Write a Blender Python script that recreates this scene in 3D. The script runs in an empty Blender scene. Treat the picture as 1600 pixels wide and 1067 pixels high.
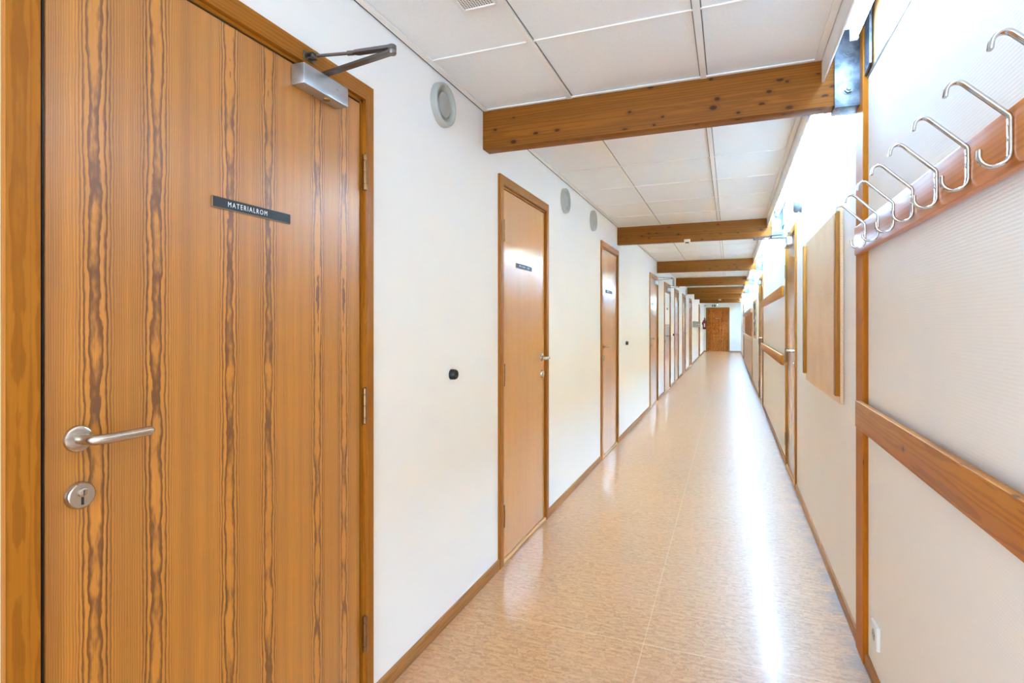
import bpy, bmesh, math, random
from mathutils import Vector, Matrix
random.seed(7)
scene = bpy.context.scene
COL = scene.collection
PI = math.pi

# ------------------------------------------------------------------ dimensions (metres)
CAMZ = 1.31
XL = -1.157          # left wall face
XR = 0.4955          # right wall face
YB, YE = -2.2, 28.6  # wall behind the camera, far end wall
ZC = 2.38            # suspended ceiling
BAY = 3.6
BEAM_Y = [2.565 + BAY * k for k in range(7)]
BEAM_T = 0.085
BEAM_Z = 2.190

# ------------------------------------------------------------------ materials
def lin(c):
    r = []
    for v in c:
        v /= 255.0
        r.append(v / 12.92 if v <= 0.04045 else ((v + 0.055) / 1.055) ** 2.4)
    return (r[0], r[1], r[2], 1.0)

class NT:
    def __init__(s, name):
        s.mat = bpy.data.materials.new(name); s.mat.use_nodes = True
        s.t = s.mat.node_tree; s.n = s.t.nodes; s.l = s.t.links
        s.bsdf = s.n['Principled BSDF']
    def set(s, **kw):
        for k, v in kw.items():
            k = k.replace('_', ' ')
            if k in s.bsdf.inputs:
                s.put(s.bsdf.inputs[k], v)
        return s
    def put(s, sock, v):
        if v is None: return
        if hasattr(v, 'links') and hasattr(v, 'node'):
            s.l.new(v, sock)
        else:
            sock.default_value = v
    def m(s, op, a, b=None, c=None, clamp=False):
        n = s.n.new('ShaderNodeMath'); n.operation = op; n.use_clamp = clamp
        s.put(n.inputs[0], a); s.put(n.inputs[1], b)
        if c is not None: s.put(n.inputs[2], c)
        return n.outputs[0]
    def vec(s, x, y, z=0.0):
        n = s.n.new('ShaderNodeCombineXYZ')
        s.put(n.inputs[0], x); s.put(n.inputs[1], y); s.put(n.inputs[2], z)
        return n.outputs[0]
    def noise(s, v, scale=1.0, detail=2.0, rough=0.5, dim='3D'):
        n = s.n.new('ShaderNodeTexNoise'); n.noise_dimensions = dim
        s.put(n.inputs['Vector'], v); s.put(n.inputs['Scale'], scale)
        s.put(n.inputs['Detail'], detail); s.put(n.inputs['Roughness'], rough)
        return n.outputs['Fac']
    def sstep(s, v, a, b, x=0.0, y=1.0):
        n = s.n.new('ShaderNodeMapRange'); n.interpolation_type = 'SMOOTHSTEP'
        s.put(n.inputs[0], v)
        for i, q in enumerate((a, b, x, y)): s.put(n.inputs[i + 1], q)
        return n.outputs[0]
    def mix(s, f, a, b, mode='MIX'):
        n = s.n.new('ShaderNodeMix'); n.data_type = 'RGBA'; n.blend_type = mode
        s.put(n.inputs[0], f); s.put(n.inputs[6], a); s.put(n.inputs[7], b)
        return n.outputs[2]
    def uv(s):
        n = s.n.new('ShaderNodeUVMap'); n.uv_map = 'UVMap'
        p = s.n.new('ShaderNodeSeparateXYZ'); s.l.new(n.outputs[0], p.inputs[0])
        return p.outputs[0], p.outputs[1]
    def pos(s):
        n = s.n.new('ShaderNodeNewGeometry')
        p = s.n.new('ShaderNodeSeparateXYZ'); s.l.new(n.outputs['Position'], p.inputs[0])
        return n.outputs['Position'], p.outputs
    def bump(s, h, strength=0.2, dist=0.001):
        n = s.n.new('ShaderNodeBump'); n.inputs['Strength'].default_value = strength
        n.inputs['Distance'].default_value = dist
        s.put(n.inputs['Height'], h)
        s.l.new(n.outputs[0], s.bsdf.inputs['Normal'])

def plain(name, c, rough=0.5, metal=0.0, **kw):
    n = NT(name); n.set(Base_Color=lin(c), Roughness=rough, Metallic=metal, **kw)
    p, _ = n.pos()
    f = n.noise(p, 60, 2)
    n.put(n.bsdf.inputs['Roughness'], n.m('ADD', n.m('MULTIPLY', f, 0.12), rough - 0.06))
    return n.mat

def wood(name, light, dark, N=230.0, P=0.08, h0=0.02, amp=0.006, vsc=5.0, contrast=0.8, rough=0.32,
         pairs=None, knots=0.0, lam=0.0, tone=0.18, warp=0.003, fine=0.25, coat=0.25, boards=0.0, spec=0.5, dense=0.0, crough=0.13, fd=(0.015, 0.06, 0.5)):
    """veneer / pine: growth rings cut lengthwise; UV is (across, along) in metres"""
    n = NT(name)
    u, v = n.uv()
    lamtone = None
    if lam:
        w = boards or lam
        idx = n.m('FLOOR', n.m('DIVIDE', u, w))
        wn = n.n.new('ShaderNodeTexWhiteNoise'); wn.noise_dimensions = '1D'
        n.l.new(n.m('ADD', idx, 3.7), wn.inputs['W'])
        r = wn.outputs['Value']
        lamfr = n.m('FRACT', n.m('DIVIDE', u, w))
        v = n.m('ADD', v, n.m('MULTIPLY', r, 9.0))
        u0 = u
        u = n.m('ADD', u, n.m('MULTIPLY', r, 0.37))
        lamtone = r
    if pairs:
        q = n.m('PINGPONG', n.m('SUBTRACT', u, pairs[0]), pairs[1])
        d = n.m('SUBTRACT', q, pairs[2])
        cell = n.m('FLOOR', n.m('DIVIDE', n.m('ADD', n.m('SUBTRACT', u, pairs[0]), pairs[1]), 2 * pairs[1]))
        seed = n.m('MULTIPLY', cell, 3.1)
    else:
        d = n.m('SUBTRACT', n.m('PINGPONG', n.m('ADD', u, 0.031), P), P * 0.35)
        seed = n.m('MULTIPLY', n.m('FLOOR', n.m('DIVIDE', n.m('ADD', u, 0.031), P * 2)), 2.3)
    big = n.m('SUBTRACT', n.noise(n.vec(n.m('MULTIPLY', d, 5.0), n.m('MULTIPLY', v, 1.1), seed), 1.0, 1.0), 0.5)
    blot = n.m('SUBTRACT', n.noise(n.vec(n.m('MULTIPLY', d, 28.0), n.m('MULTIPLY', v, vsc), n.m('ADD', seed, 5.0)), 1.0, 3.5, 0.62), 0.5)
    h = n.m('ADD', n.m('ADD', h0, n.m('MULTIPLY', big, amp * 2.2)), n.m('MULTIPLY', blot, amp * 1.9))
    wv = n.m('SUBTRACT', n.noise(n.vec(n.m('MULTIPLY', d, 16.0), n.m('MULTIPLY', v, 3.0), seed), 1.0, 2.0), 0.5)
    dw = n.m('ADD', d, n.m('MULTIPLY', wv, warp))
    rr = n.m('SQRT', n.m('ADD', n.m('MULTIPLY', dw, dw), n.m('MULTIPLY', h, h)))
    ring = n.m('MULTIPLY', rr, N)
    fr = n.m('FRACT', ring)
    line = n.m('MULTIPLY', n.sstep(fr, 0.30, 0.74), n.m('SUBTRACT', 1.0, n.sstep(fr, 0.86, 0.99)))
    ad = n.m('ABSOLUTE', d)
    fade = n.sstep(ad, fd[0], fd[1], 1.0, fd[2])
    line = n.m('MULTIPLY', n.m('MULTIPLY', line, fade), contrast)
    if dense:
        # denser, darker straight grain between the flowers of each leaf
        dn = n.sstep(n.noise(n.vec(n.m('MULTIPLY', d, 22.0), n.m('MULTIPLY', v, 0.15), seed), 1.0, 2.0), 0.35, 0.65)
        line = n.m('ADD', line, n.m('MULTIPLY', n.m('MULTIPLY', dn, dense), n.sstep(ad, 0.012, 0.03)), clamp=True)
    col = n.mix(line, lin(light), lin(dark))
    streak = n.noise(n.vec(n.m('MULTIPLY', u, 650.0), n.m('MULTIPLY', v, 5.0), 1.0), 1.0, 2.0, 0.6)
    sfac = n.m('ADD', n.m('MULTIPLY', n.m('SUBTRACT', streak, 0.5), fine * 2.0), 1.0)
    col = n.mix(1.0, col, n.vec(sfac, sfac, sfac), 'MULTIPLY')
    tn = n.noise(n.vec(n.m('MULTIPLY', u, 9.0), n.m('MULTIPLY', v, 0.35), 7.0), 1.0, 2.0)
    tf = n.m('ADD', n.m('MULTIPLY', n.m('SUBTRACT', tn, 0.5), tone * 2.0), 1.0)
    if lamtone is not None:
        tf = n.m('MULTIPLY', tf, n.m('ADD', n.m('MULTIPLY', n.m('SUBTRACT', lamtone, 0.5), 0.26), 1.0))
    col = n.mix(1.0, col, n.vec(tf, tf, tf), 'MULTIPLY')
    if knots:
        vo = n.n.new('ShaderNodeTexVoronoi'); vo.voronoi_dimensions = '2D'; vo.feature = 'F1'
        n.l.new(n.vec(n.m('MULTIPLY', u, 14.0), n.m('MULTIPLY', v, 9.0)), vo.inputs['Vector'])
        vo.inputs['Scale'].default_value = 1.0
        sp = n.n.new('ShaderNodeSeparateColor'); n.l.new(vo.outputs['Color'], sp.inputs[0])
        keep = n.m('LESS_THAN', sp.outputs[0], knots)
        size = n.m('ADD', 0.07, n.m('MULTIPLY', sp.outputs[1], 0.08))
        k = n.m('SUBTRACT', 1.0, n.sstep(n.m('DIVIDE', vo.outputs['Distance'], size), 0.55, 1.25))
        k = n.m('MULTIPLY', k, keep)
        col = n.mix(n.m('MULTIPLY', k, 0.95), col, lin((44, 16, 6)))
        halo = n.m('MULTIPLY', n.m('SUBTRACT', 1.0, n.sstep(n.m('DIVIDE', vo.outputs['Distance'], size), 0.8, 3.2)), keep)
        col = n.mix(n.m('MULTIPLY', halo, 0.32), col, lin(dark))
    if lam:
        edge = n.m('ADD', n.sstep(lamfr, 0.0, 0.05, 1.0, 0.0), n.sstep(lamfr, 0.96, 1.0))
        col = n.mix(n.m('MULTIPLY', edge, 0.45), col, lin(dark))
    n.set(Base_Color=col, Coat_Weight=coat, Coat_Roughness=crough, Specular_IOR_Level=spec)
    n.put(n.bsdf.inputs['Roughness'], n.m('ADD', rough, n.m('MULTIPLY', n.m('SUBTRACT', streak, 0.5), 0.12)))
    n.bump(n.m('ADD', n.m('MULTIPLY', streak, 0.5), line), 0.06, 0.0006)
    return n.mat

M = {}
M['door_figured'] = wood('figured pine veneer', (198, 128, 38), (96, 46, 6), N=300, h0=0.0512, amp=0.0036, vsc=9.0,
                         contrast=0.88, rough=0.42, pairs=(0.785, 0.158, 0.0625), fine=0.42, tone=0.14, coat=1.0, crough=0.30, dense=0.26, fd=(0.020, 0.042, 0.30), spec=0.6)
M['door_plain'] = wood('straight grained veneer', (206, 140, 58), (158, 96, 32), N=300, P=0.075, h0=0.03, amp=0.003,
                       contrast=0.28, rough=0.34, fine=0.16, tone=0.10, coat=1.0)
M['door_striped'] = wood('striped veneer', (206, 140, 60), (150, 88, 30), N=120, P=0.075, h0=0.012, amp=0.002, vsc=1.0,
                         contrast=0.30, rough=0.30, fine=0.14, tone=0.35, coat=1.0)
M['door_end'] = wood('knotty figured veneer', (190, 102, 22), (86, 40, 6), N=60, P=0.10, h0=0.05, amp=0.03, vsc=7.0,
                     contrast=0.85, rough=0.42, fine=0.3, tone=0.75, knots=0.35, coat=0.0, spec=0.22)
M['casing'] = wood('stained pine casing', (166, 102, 24), (126, 70, 12), N=190, P=0.05, h0=0.03, amp=0.006, contrast=0.5,
                   rough=0.40, fine=0.2, tone=0.12, coat=0.0, spec=0.22)
M['post'] = wood('stained pine post', (182, 106, 16), (146, 78, 8), N=150, P=0.06, h0=0.03, amp=0.006, contrast=0.4,
                 rough=0.42, fine=0.18, tone=0.12, knots=0.05, coat=0.0, spec=0.10)
M['rail'] = wood('knotty pine rail', (186, 112, 28), (138, 72, 12), N=120, P=0.09, h0=0.035, amp=0.012, vsc=2.5, contrast=0.5,
                 rough=0.42, fine=0.16, tone=0.14, knots=0.16, coat=0.0, spec=0.10)
M['rack'] = wood('varnished rack board', (206, 124, 44), (160, 86, 24), N=110, P=0.10, h0=0.035, amp=0.010, vsc=2.0, contrast=0.55,
                 rough=0.32, fine=0.12, tone=0.10, knots=0.05, coat=0.15, spec=0.3)
M['glulam'] = wood('knotty glulam', (144, 86, 20), (100, 54, 8), N=130, P=0.06, h0=0.03, amp=0.010, vsc=2.0, contrast=0.42,
                   rough=0.55, fine=0.16, tone=0.12, knots=0.30, lam=0.0333, coat=0.0, spec=0.22)
M['base'] = wood('baseboard wood', (164, 106, 48), (112, 66, 22), N=160, P=0.05, h0=0.03, amp=0.006, contrast=0.45,
                 rough=0.45, fine=0.2, tone=0.16, coat=0.1)
M['timber'] = wood('head plate timber', (202, 146, 90), (164, 106, 54), N=130, P=0.07, h0=0.03, amp=0.009, contrast=0.4,
                   rough=0.5, fine=0.14, tone=0.12, knots=0.1, coat=0.0)
M['locker'] = wood('wainscot boards', (186, 140, 92), (146, 98, 54), N=200, P=0.06, h0=0.03, amp=0.005, contrast=0.35,
                   rough=0.4, fine=0.14, tone=0.14, coat=0.2)

def wall_mat(name, c, rib):
    n = NT(name)
    p, o = n.pos()
    y, z = o[1], o[2]
    x = o[0]
    a = n.m('SINE', n.m('MULTIPLY', n.m('ADD', y, x), 2 * PI / 0.0085))
    b = n.m('SINE', n.m('MULTIPLY', z, 2 * PI / 0.0085))
    nz = n.noise(p, 240, 3, 0.6)
    if rib:
        hgt = n.m('ADD', n.m('MULTIPLY', b, 0.7), n.m('ADD', n.m('MULTIPLY', a, 0.15), n.m('MULTIPLY', nz, 1.6)))
    else:
        hgt = n.m('ADD', n.m('MULTIPLY', b, 0.28), n.m('ADD', n.m('MULTIPLY', a, 0.2), n.m('MULTIPLY', nz, 1.7)))
    big = n.noise(p, 2.2, 3)
    dirt = n.m('ADD', n.m('MULTIPLY', n.m('SUBTRACT', big, 0.5), 0.05), 1.0)
    col = n.mix(1.0, lin(c), n.vec(dirt, dirt, dirt), 'MULTIPLY')
    n.set(Base_Color=col, Roughness=0.62, Specular_IOR_Level=0.3)
    n.bump(hgt, 0.09 if rib else 0.08, 0.0008)
    return n.mat
M['wall'] = wall_mat('white painted wall', (244, 244, 243), False)
M['wall_rib'] = wall_mat('ribbed wall paper', (240, 237, 233), True)

def ceiling_mat():
    n = NT('mineral tile'); p, o = n.pos()
    s1 = n.noise(p, 330, 2, 0.7); s2 = n.noise(p, 90, 2)
    k = n.m('ADD', n.m('MULTIPLY', n.sstep(s1, 0.52, 0.72), -0.16), n.m('ADD', 0.98, n.m('MULTIPLY', n.m('SUBTRACT', s2, 0.5), 0.08)))
    col = n.mix(1.0, lin((240, 243, 246)), n.vec(k, k, k), 'MULTIPLY')
    n.set(Base_Color=col, Roughness=0.9, Specular_IOR_Level=0.1)
    n.bump(s1, 0.4, 0.001)
    return n.mat
M['tile'] = ceiling_mat()

def floor_mat():
    n = NT('marbled linoleum'); p, o = n.pos()
    x, y = o[0], o[1]
    st = n.vec(n.m('MULTIPLY', x, 14.0), n.m('MULTIPLY', y, 26.0), 0.0)
    wv = n.noise(n.vec(n.m('MULTIPLY', x, 30.0), n.m('MULTIPLY', y, 30.0), 2.0), 1.0, 3)
    a = n.noise(n.vec(n.m('ADD', n.m('MULTIPLY', x, 40.0), n.m('MULTIPLY', wv, 5.0)), n.m('MULTIPLY', y, 58.0), 0.0), 1.0, 5, 0.62)
    b = n.noise(p, 130, 4, 0.7)
    c = n.noise(n.vec(n.m('MULTIPLY', x, 55.0), n.m('MULTIPLY', y, 90.0), 4.0), 1.0, 4, 0.7)
    big = n.noise(p, 1.3, 2)
    col = n.mix(n.sstep(a, 0.30, 0.66), lin((160, 108, 66)), lin((196, 142, 96)))
    col = n.mix(n.m('MULTIPLY', n.sstep(b, 0.56, 0.70), 0.45), col, lin((216, 180, 136)))
    col = n.mix(n.m('MULTIPLY', n.sstep(c, 0.60, 0.72), 0.55), col, lin((122, 78, 48)))
    rs = n.noise(n.vec(n.m('MULTIPLY', x, 3.0), n.m('MULTIPLY', y, 4.0), 8.0), 1.0, 3)
    col = n.mix(n.m('MULTIPLY', n.sstep(rs, 0.45, 0.7), 0.30), col, lin((190, 136, 100)))
    # worn greyish strip with scuffs along the right-hand skirting
    edge = n.m('MULTIPLY', n.sstep(x, 0.36, 0.48), n.sstep(n.noise(p, 9.0, 3), 0.35, 0.62))
    col = n.mix(n.m('MULTIPLY', edge, 0.55), col, lin((120, 104, 108)))
    # a lighter welded seam across and along the sheet
    seam = n.m('MULTIPLY', n.m('LESS_THAN', n.m('ABSOLUTE', n.m('SUBTRACT', x, -0.33)), 0.0022), 0.25)
    seam2 = n.m('MULTIPLY', n.m('LESS_THAN', n.m('ABSOLUTE', n.m('SUBTRACT', y, 2.33)), 0.0022), 0.35)
    col = n.mix(n.m('ADD', seam, seam2, clamp=True), col, lin((228, 196, 160)))
    n.set(Base_Color=col, Specular_IOR_Level=0.3, Coat_Weight=0.5, Coat_Roughness=0.10)
    n.put(n.bsdf.inputs['Roughness'], n.m('ADD', 0.32, n.m('MULTIPLY', b, 0.14)))
    wavy = n.noise(n.vec(n.m('MULTIPLY', x, 7.0), n.m('MULTIPLY', y, 3.0), 0.0), 1.0, 3)
    n.bump(n.m('ADD', wavy, n.m('MULTIPLY', b, 0.02)), 0.10, 0.004)
    return n.mat
M['floor'] = floor_mat()

M['white'] = plain('white enamel', (236, 237, 238), 0.4)
M['white_plastic'] = plain('white plastic', (232, 232, 228), 0.35)
M['vent_grey'] = plain('pale grey plastic', (176, 178, 173), 0.38)
M['grid'] = plain('white ceiling bar', (236, 235, 233), 0.5)
M['bell'] = plain('grey bell paint', (118, 122, 126), 0.4)
M['reveal'] = plain('grey tile reveal', (128, 124, 120), 0.8)  # grey colour standing in for shade beside the ceiling bars
M['alu'] = plain('satin aluminium', (190, 196, 205), 0.30, 0.85)
M['dark_steel'] = plain('dull steel arm', (120, 114, 110), 0.34, 0.9)
M['steel'] = plain('brushed steel', (196, 184, 172), 0.24, 1.0)
M['chrome'] = plain('polished chrome', (204, 202, 200), 0.10, 1.0)
M['bronze'] = plain('bronze hinge', (150, 112, 76), 0.34, 0.9)
M['black'] = plain('black rubber', (14, 14, 14), 0.35)
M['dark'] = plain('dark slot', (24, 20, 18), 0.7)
M['sign_black'] = plain('black engraved plastic', (30, 32, 38), 0.4)
M['sign_grey'] = plain('grey engraved plastic', (66, 68, 70), 0.4)
M['sign_text'] = plain('white engraving', (235, 235, 232), 0.5)
M['brass'] = plain('brass edge', (150, 130, 100), 0.35, 0.7)
M['red'] = plain('red extinguisher paint', (134, 26, 22), 0.3)
M['paper'] = plain('white paper', (236, 236, 236), 0.7)
M['green'] = plain('green exit face', (0, 132, 96), 0.4)
M['photo'] = plain('dark print', (58, 44, 38), 0.45)
M['grey_steel'] = plain('grey steel shelf', (150, 146, 142), 0.35, 0.8)

def galv():
    n = NT('galvanised steel'); p, o = n.pos()
    vo = n.n.new('ShaderNodeTexVoronoi'); n.l.new(p, vo.inputs['Vector']); vo.inputs['Scale'].default_value = 75
    sp = n.n.new('ShaderNodeSeparateColor'); n.l.new(vo.outputs['Color'], sp.inputs[0])
    b = n.noise(p, 16, 3)
    col = n.mix(n.m('ADD', n.m('MULTIPLY', sp.outputs[0], 0.35), n.m('MULTIPLY', n.sstep(b, 0.35, 0.65), 0.6)), lin((84, 94, 106)), lin((150, 158, 168)))
    n.set(Base_Color=col, Metallic=0.75)
    n.put(n.bsdf.inputs['Roughness'], n.m('ADD', 0.32, n.m('MULTIPLY', sp.outputs[1], 0.2)))
    return n.mat
M['galv'] = galv()

def chip():
    n = NT('particle board'); u, v = n.uv()
    a = n.noise(n.vec(n.m('MULTIPLY', u, 160), n.m('MULTIPLY', v, 160)), 1.0, 4, 0.7)
    b = n.noise(n.vec(n.m('MULTIPLY', u, 4), n.m('MULTIPLY', v, 4)), 1.0, 3)
    col = n.mix(n.sstep(a, 0.35, 0.7), lin((216, 180, 142)), lin((234, 204, 170)))
    col = n.mix(n.m('MULTIPLY', n.sstep(b, 0.4, 0.7), 0.3), col, lin((206, 152, 96)))
    vo = n.n.new('ShaderNodeTexVoronoi'); vo.voronoi_dimensions = '2D'
    n.l.new(n.vec(n.m('MULTIPLY', u, 14), n.m('MULTIPLY', v, 14)), vo.inputs['Vector']); vo.inputs['Scale'].default_value = 1.0
    sp = n.n.new('ShaderNodeSeparateColor'); n.l.new(vo.outputs['Color'], sp.inputs[0])
    pin = n.m('MULTIPLY', n.m('LESS_THAN', vo.outputs['Distance'], 0.035), n.m('LESS_THAN', sp.outputs[0], 0.25))
    col = n.mix(n.m('MULTIPLY', pin, 0.7), col, lin((96, 60, 34)))
    n.set(Base_Color=col, Roughness=0.6, Specular_IOR_Level=0.3)
    return n.mat
M['chip'] = chip()

def perf():
    n = NT('perforated plate'); p, o = n.pos()
    fx = n.m('SUBTRACT', n.m('FRACT', n.m('DIVIDE', o[0], 0.009)), 0.5)
    fy = n.m('SUBTRACT', n.m('FRACT', n.m('DIVIDE', o[1], 0.009)), 0.5)
    r = n.m('SQRT', n.m('ADD', n.m('MULTIPLY', fx, fx), n.m('MULTIPLY', fy, fy)))
    hole = n.m('LESS_THAN', r, 0.30)
    n.set(Base_Color=n.mix(hole, lin((228, 227, 222)), lin((38, 38, 36))), Roughness=0.5)
    return n.mat
M['perf'] = perf()

def emit(name, c, s):
    n = NT(name)
    n.set(Base_Color=(0.9, 0.9, 0.9, 1), Roughness=0.3, Emission_Color=c, Emission_Strength=s)
    return n.mat
TUBE = 74.0
FILL = 18.0  # energy of the fill light added behind the camera
M['tube'] = emit('lit tube', (0.275, 0.605, 1.0, 1), TUBE)
M['tube_dimmed'] = emit('dimmed near tube', (0.32, 0.62, 1.0, 1), 18.0)  # near tubes set weaker to hold down brightness on the upper right wall
M['exit_lit'] = emit('lit exit symbol', (0.75, 1.0, 0.92, 1), 1.2)

# ------------------------------------------------------------------ mesh building
class MB:
    def __init__(s):
        s.bm = bmesh.new(); s.uvl = s.bm.loops.layers.uv.new('UVMap')
    def _take(s, t, grain, uo, vo):
        uvl = t.loops.layers.uv.get('UVMap') or t.loops.layers.uv.new('UVMap')
        for f in t.faces:
            nn = [abs(q) for q in f.normal]; a = nn.index(max(nn))
            ax = [0, 1, 2]; ax.remove(a)
            if grain in ax:
                ax.remove(grain); iu, iv = ax[0], grain
            else:
                iu, iv = ax[0], ax[1]
            for lp in f.loops:
                co = lp.vert.co
                lp[uvl].uv = (co[iu] + uo, co[iv] * (1.0 if iv == grain else 0.3) + vo)
        me = bpy.data.meshes.new('tmp'); t.to_mesh(me); t.free()
        s.bm.from_mesh(me); bpy.data.meshes.remove(me)
    def box(s, x0, x1, y0, y1, z0, z1, grain=2, bev=0.0, seg=2, uo=0.0, vo=0.0):
        x0, x1 = min(x0, x1), max(x0, x1); y0, y1 = min(y0, y1), max(y0, y1); z0, z1 = min(z0, z1), max(z0, z1)
        t = bmesh.new()
        bmesh.ops.create_cube(t, size=1.0)
        for v in t.verts:
            v.co = Vector(((x0 + x1) / 2 + v.co.x * (x1 - x0), (y0 + y1) / 2 + v.co.y * (y1 - y0), (z0 + z1) / 2 + v.co.z * (z1 - z0)))
        if bev:
            bmesh.ops.bevel(t, geom=list(t.edges), offset=bev, segments=seg, profile=0.5, affect='EDGES')
        t.normal_update()
        s._take(t, grain, uo, vo)
        return s
    def prism(s, pts, axis, a0, a1, grain=2, uo=0.0, vo=0.0):
        """pts: polygon in the two axes other than `axis`"""
        t = bmesh.new(); oth = [i for i in (0, 1, 2) if i != axis]
        def mk(p, a):
            c = [0, 0, 0]; c[oth[0]], c[oth[1]] = p; c[axis] = a
            return t.verts.new(c)
        A = [mk(p, a0) for p in pts]; B = [mk(p, a1) for p in pts]
        t.faces.new(A); t.faces.new(B[::-1])
        for i in range(len(pts)):
            j = (i + 1) % len(pts)
            t.faces.new((A[i], B[i], B[j], A[j]))
        bmesh.ops.recalc_face_normals(t, faces=t.faces); t.normal_update()
        s._take(t, grain, uo, vo)
        return s
    def lathe(s, prof, org, axis, seg=28):
        t = bmesh.new(); ax = Vector(axis).normalized(); org = Vector(org)
        e1 = ax.orthogonal().normalized(); e2 = ax.cross(e1)
        rings = []
        for r, h in prof:
            c = org + ax * h
            if r < 1e-6: rings.append([t.verts.new(c)])
            else: rings.append([t.verts.new(c + (e1 * math.cos(2 * PI * i / seg) + e2 * math.sin(2 * PI * i / seg)) * r) for i in range(seg)])
        for a, b in zip(rings, rings[1:]):
            for i in range(seg):
                j = (i + 1) % seg
                if len(a) == 1 and len(b) == 1: continue
                if len(a) == 1: t.faces.new((a[0], b[i], b[j]))
                elif len(b) == 1: t.faces.new((a[i], a[j], b[0]))
                else: t.faces.new((a[i], a[j], b[j], b[i]))
        bmesh.ops.recalc_face_normals(t, faces=t.faces); t.normal_update()
        s._take(t, 2, 0, 0)
        return s
    def sweep(s, path, sect, up=(0, 0, 1), scales=None):
        """sweep polygon sect (a along side, b along up-ish) on path"""
        t = bmesh.new(); P = [Vector(p) for p in path]; n = len(P); rings = []
        for i, p in enumerate(P):
            d = (P[min(i + 1, n - 1)] - P[max(i - 1, 0)]).normalized()
            side = d.cross(Vector(up)).normalized(); u = side.cross(d).normalized()
            k = 1.0 / max(0.5, math.cos(0.5 * (P[i] - P[i - 1]).angle(P[i + 1] - P[i]))) if 0 < i < n - 1 else 1.0
            sc = scales[i] if scales else 1.0
            rings.append([t.verts.new(p + side * a * sc + u * b * sc * k) for a, b in sect])
        m = len(sect)
        for a, b in zip(rings, rings[1:]):
            for i in range(m):
                j = (i + 1) % m
                t.faces.new((a[i], a[j], b[j], b[i]))
        t.faces.new(rings[0][::-1]); t.faces.new(rings[-1])
        bmesh.ops.recalc_face_normals(t, faces=t.faces); t.normal_update()
        s._take(t, 2, 0, 0)
        return s
    def tube(s, path, r, seg=14, up=(0, 0, 1), scales=None):
        return s.sweep(path, [(r * math.cos(2 * PI * i / seg), r * math.sin(2 * PI * i / seg)) for i in range(seg)], up, scales)
    def build(s, name, mat, parent=None, loc=None, sharp=38):
        me = bpy.data.meshes.new(name); s.bm.to_mesh(me); s.bm.free()
        o = bpy.data.objects.new(name, me); COL.objects.link(o)
        me.materials.append(M[mat] if isinstance(mat, str) else mat)
        me.polygons.foreach_set('use_smooth', [True] * len(me.polygons))
        me.set_sharp_from_angle(angle=math.radians(sharp))
        if parent is not None:
            o.parent = parent
            off = Vector(parent.location)
            if parent.parent: off = off + Vector(parent.parent.location)
            me.transform(Matrix.Translation(-off))
        else:
            if loc is None:
                xs = [v.co for v in me.vertices]
                lo = [min(c[i] for c in xs) for i in range(3)]; hi = [max(c[i] for c in xs) for i in range(3)]
                loc = ((lo[0] + hi[0]) / 2, (lo[1] + hi[1]) / 2, lo[2])
            me.transform(Matrix.Translation(-Vector(loc))); o.location = loc
        return o

def tag(o, label, cat, group=None, kind=None):
    o['label'] = label; o['category'] = cat
    if group: o['group'] = group
    if kind: o['kind'] = kind
    return o
def thing(name, loc, label, cat, group=None, kind=None):
    o = bpy.data.objects.new(name, None); COL.objects.link(o)
    o.location = loc; o.empty_display_size = 0.05
    return tag(o, label, cat, group, kind)
def copy_tree(o, parent=None):
    c = o.copy(); COL.objects.link(c)
    if parent: c.parent = parent
    for ch in list(o.children): copy_tree(ch, c)
    return c
def arc(c, r, a0, a1, n, plane):
    """points on an arc; plane maps (a,b)->xyz"""
    return [plane(c[0] + r * math.cos(a0 + (a1 - a0) * i / n), c[1] + r * math.sin(a0 + (a1 - a0) * i / n)) for i in range(n + 1)]
def text_obj(s, height, org, side, parent, mat='sign_text', name='lettering', spacing=1.1, squeeze=0.85):
    cu = bpy.data.curves.new('txt', 'FONT'); cu.body = s; cu.size = height / 0.70; cu.extrude = 0.0002
    cu.space_character = spacing; cu.align_x = 'LEFT'; cu.resolution_u = 3; cu.offset = 0.0
    tmp = bpy.data.objects.new('txt', cu); COL.objects.link(tmp)
    dg = bpy.context.evaluated_depsgraph_get()
    me = bpy.data.meshes.new_from_object(tmp.evaluated_get(dg))
    bpy.data.objects.remove(tmp)
    # left wall: text runs along +Y facing +X; right wall: along -Y facing -X; end wall: along +X facing -Y
    col = {'L': ((0, 1, 0), (0, 0, 1), (1, 0, 0)), 'R': ((0, -1, 0), (0, 0, 1), (-1, 0, 0)), 'E': ((1, 0, 0), (0, 0, 1), (0, -1, 0))}[side]
    mt = Matrix([[col[0][i] * squeeze, col[1][i], col[2][i], org[i]] for i in range(3)] + [[0, 0, 0, 1]])
    me.transform(mt)
    o = bpy.data.objects.new(name, me); COL.objects.link(o)
    me.materials.clear(); me.materials.append(M[mat])
    o.parent = parent; me.transform(Matrix.Translation(-Vector(parent.location)))
    me.uv_layers.new(name='UVMap')
    return o

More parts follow.
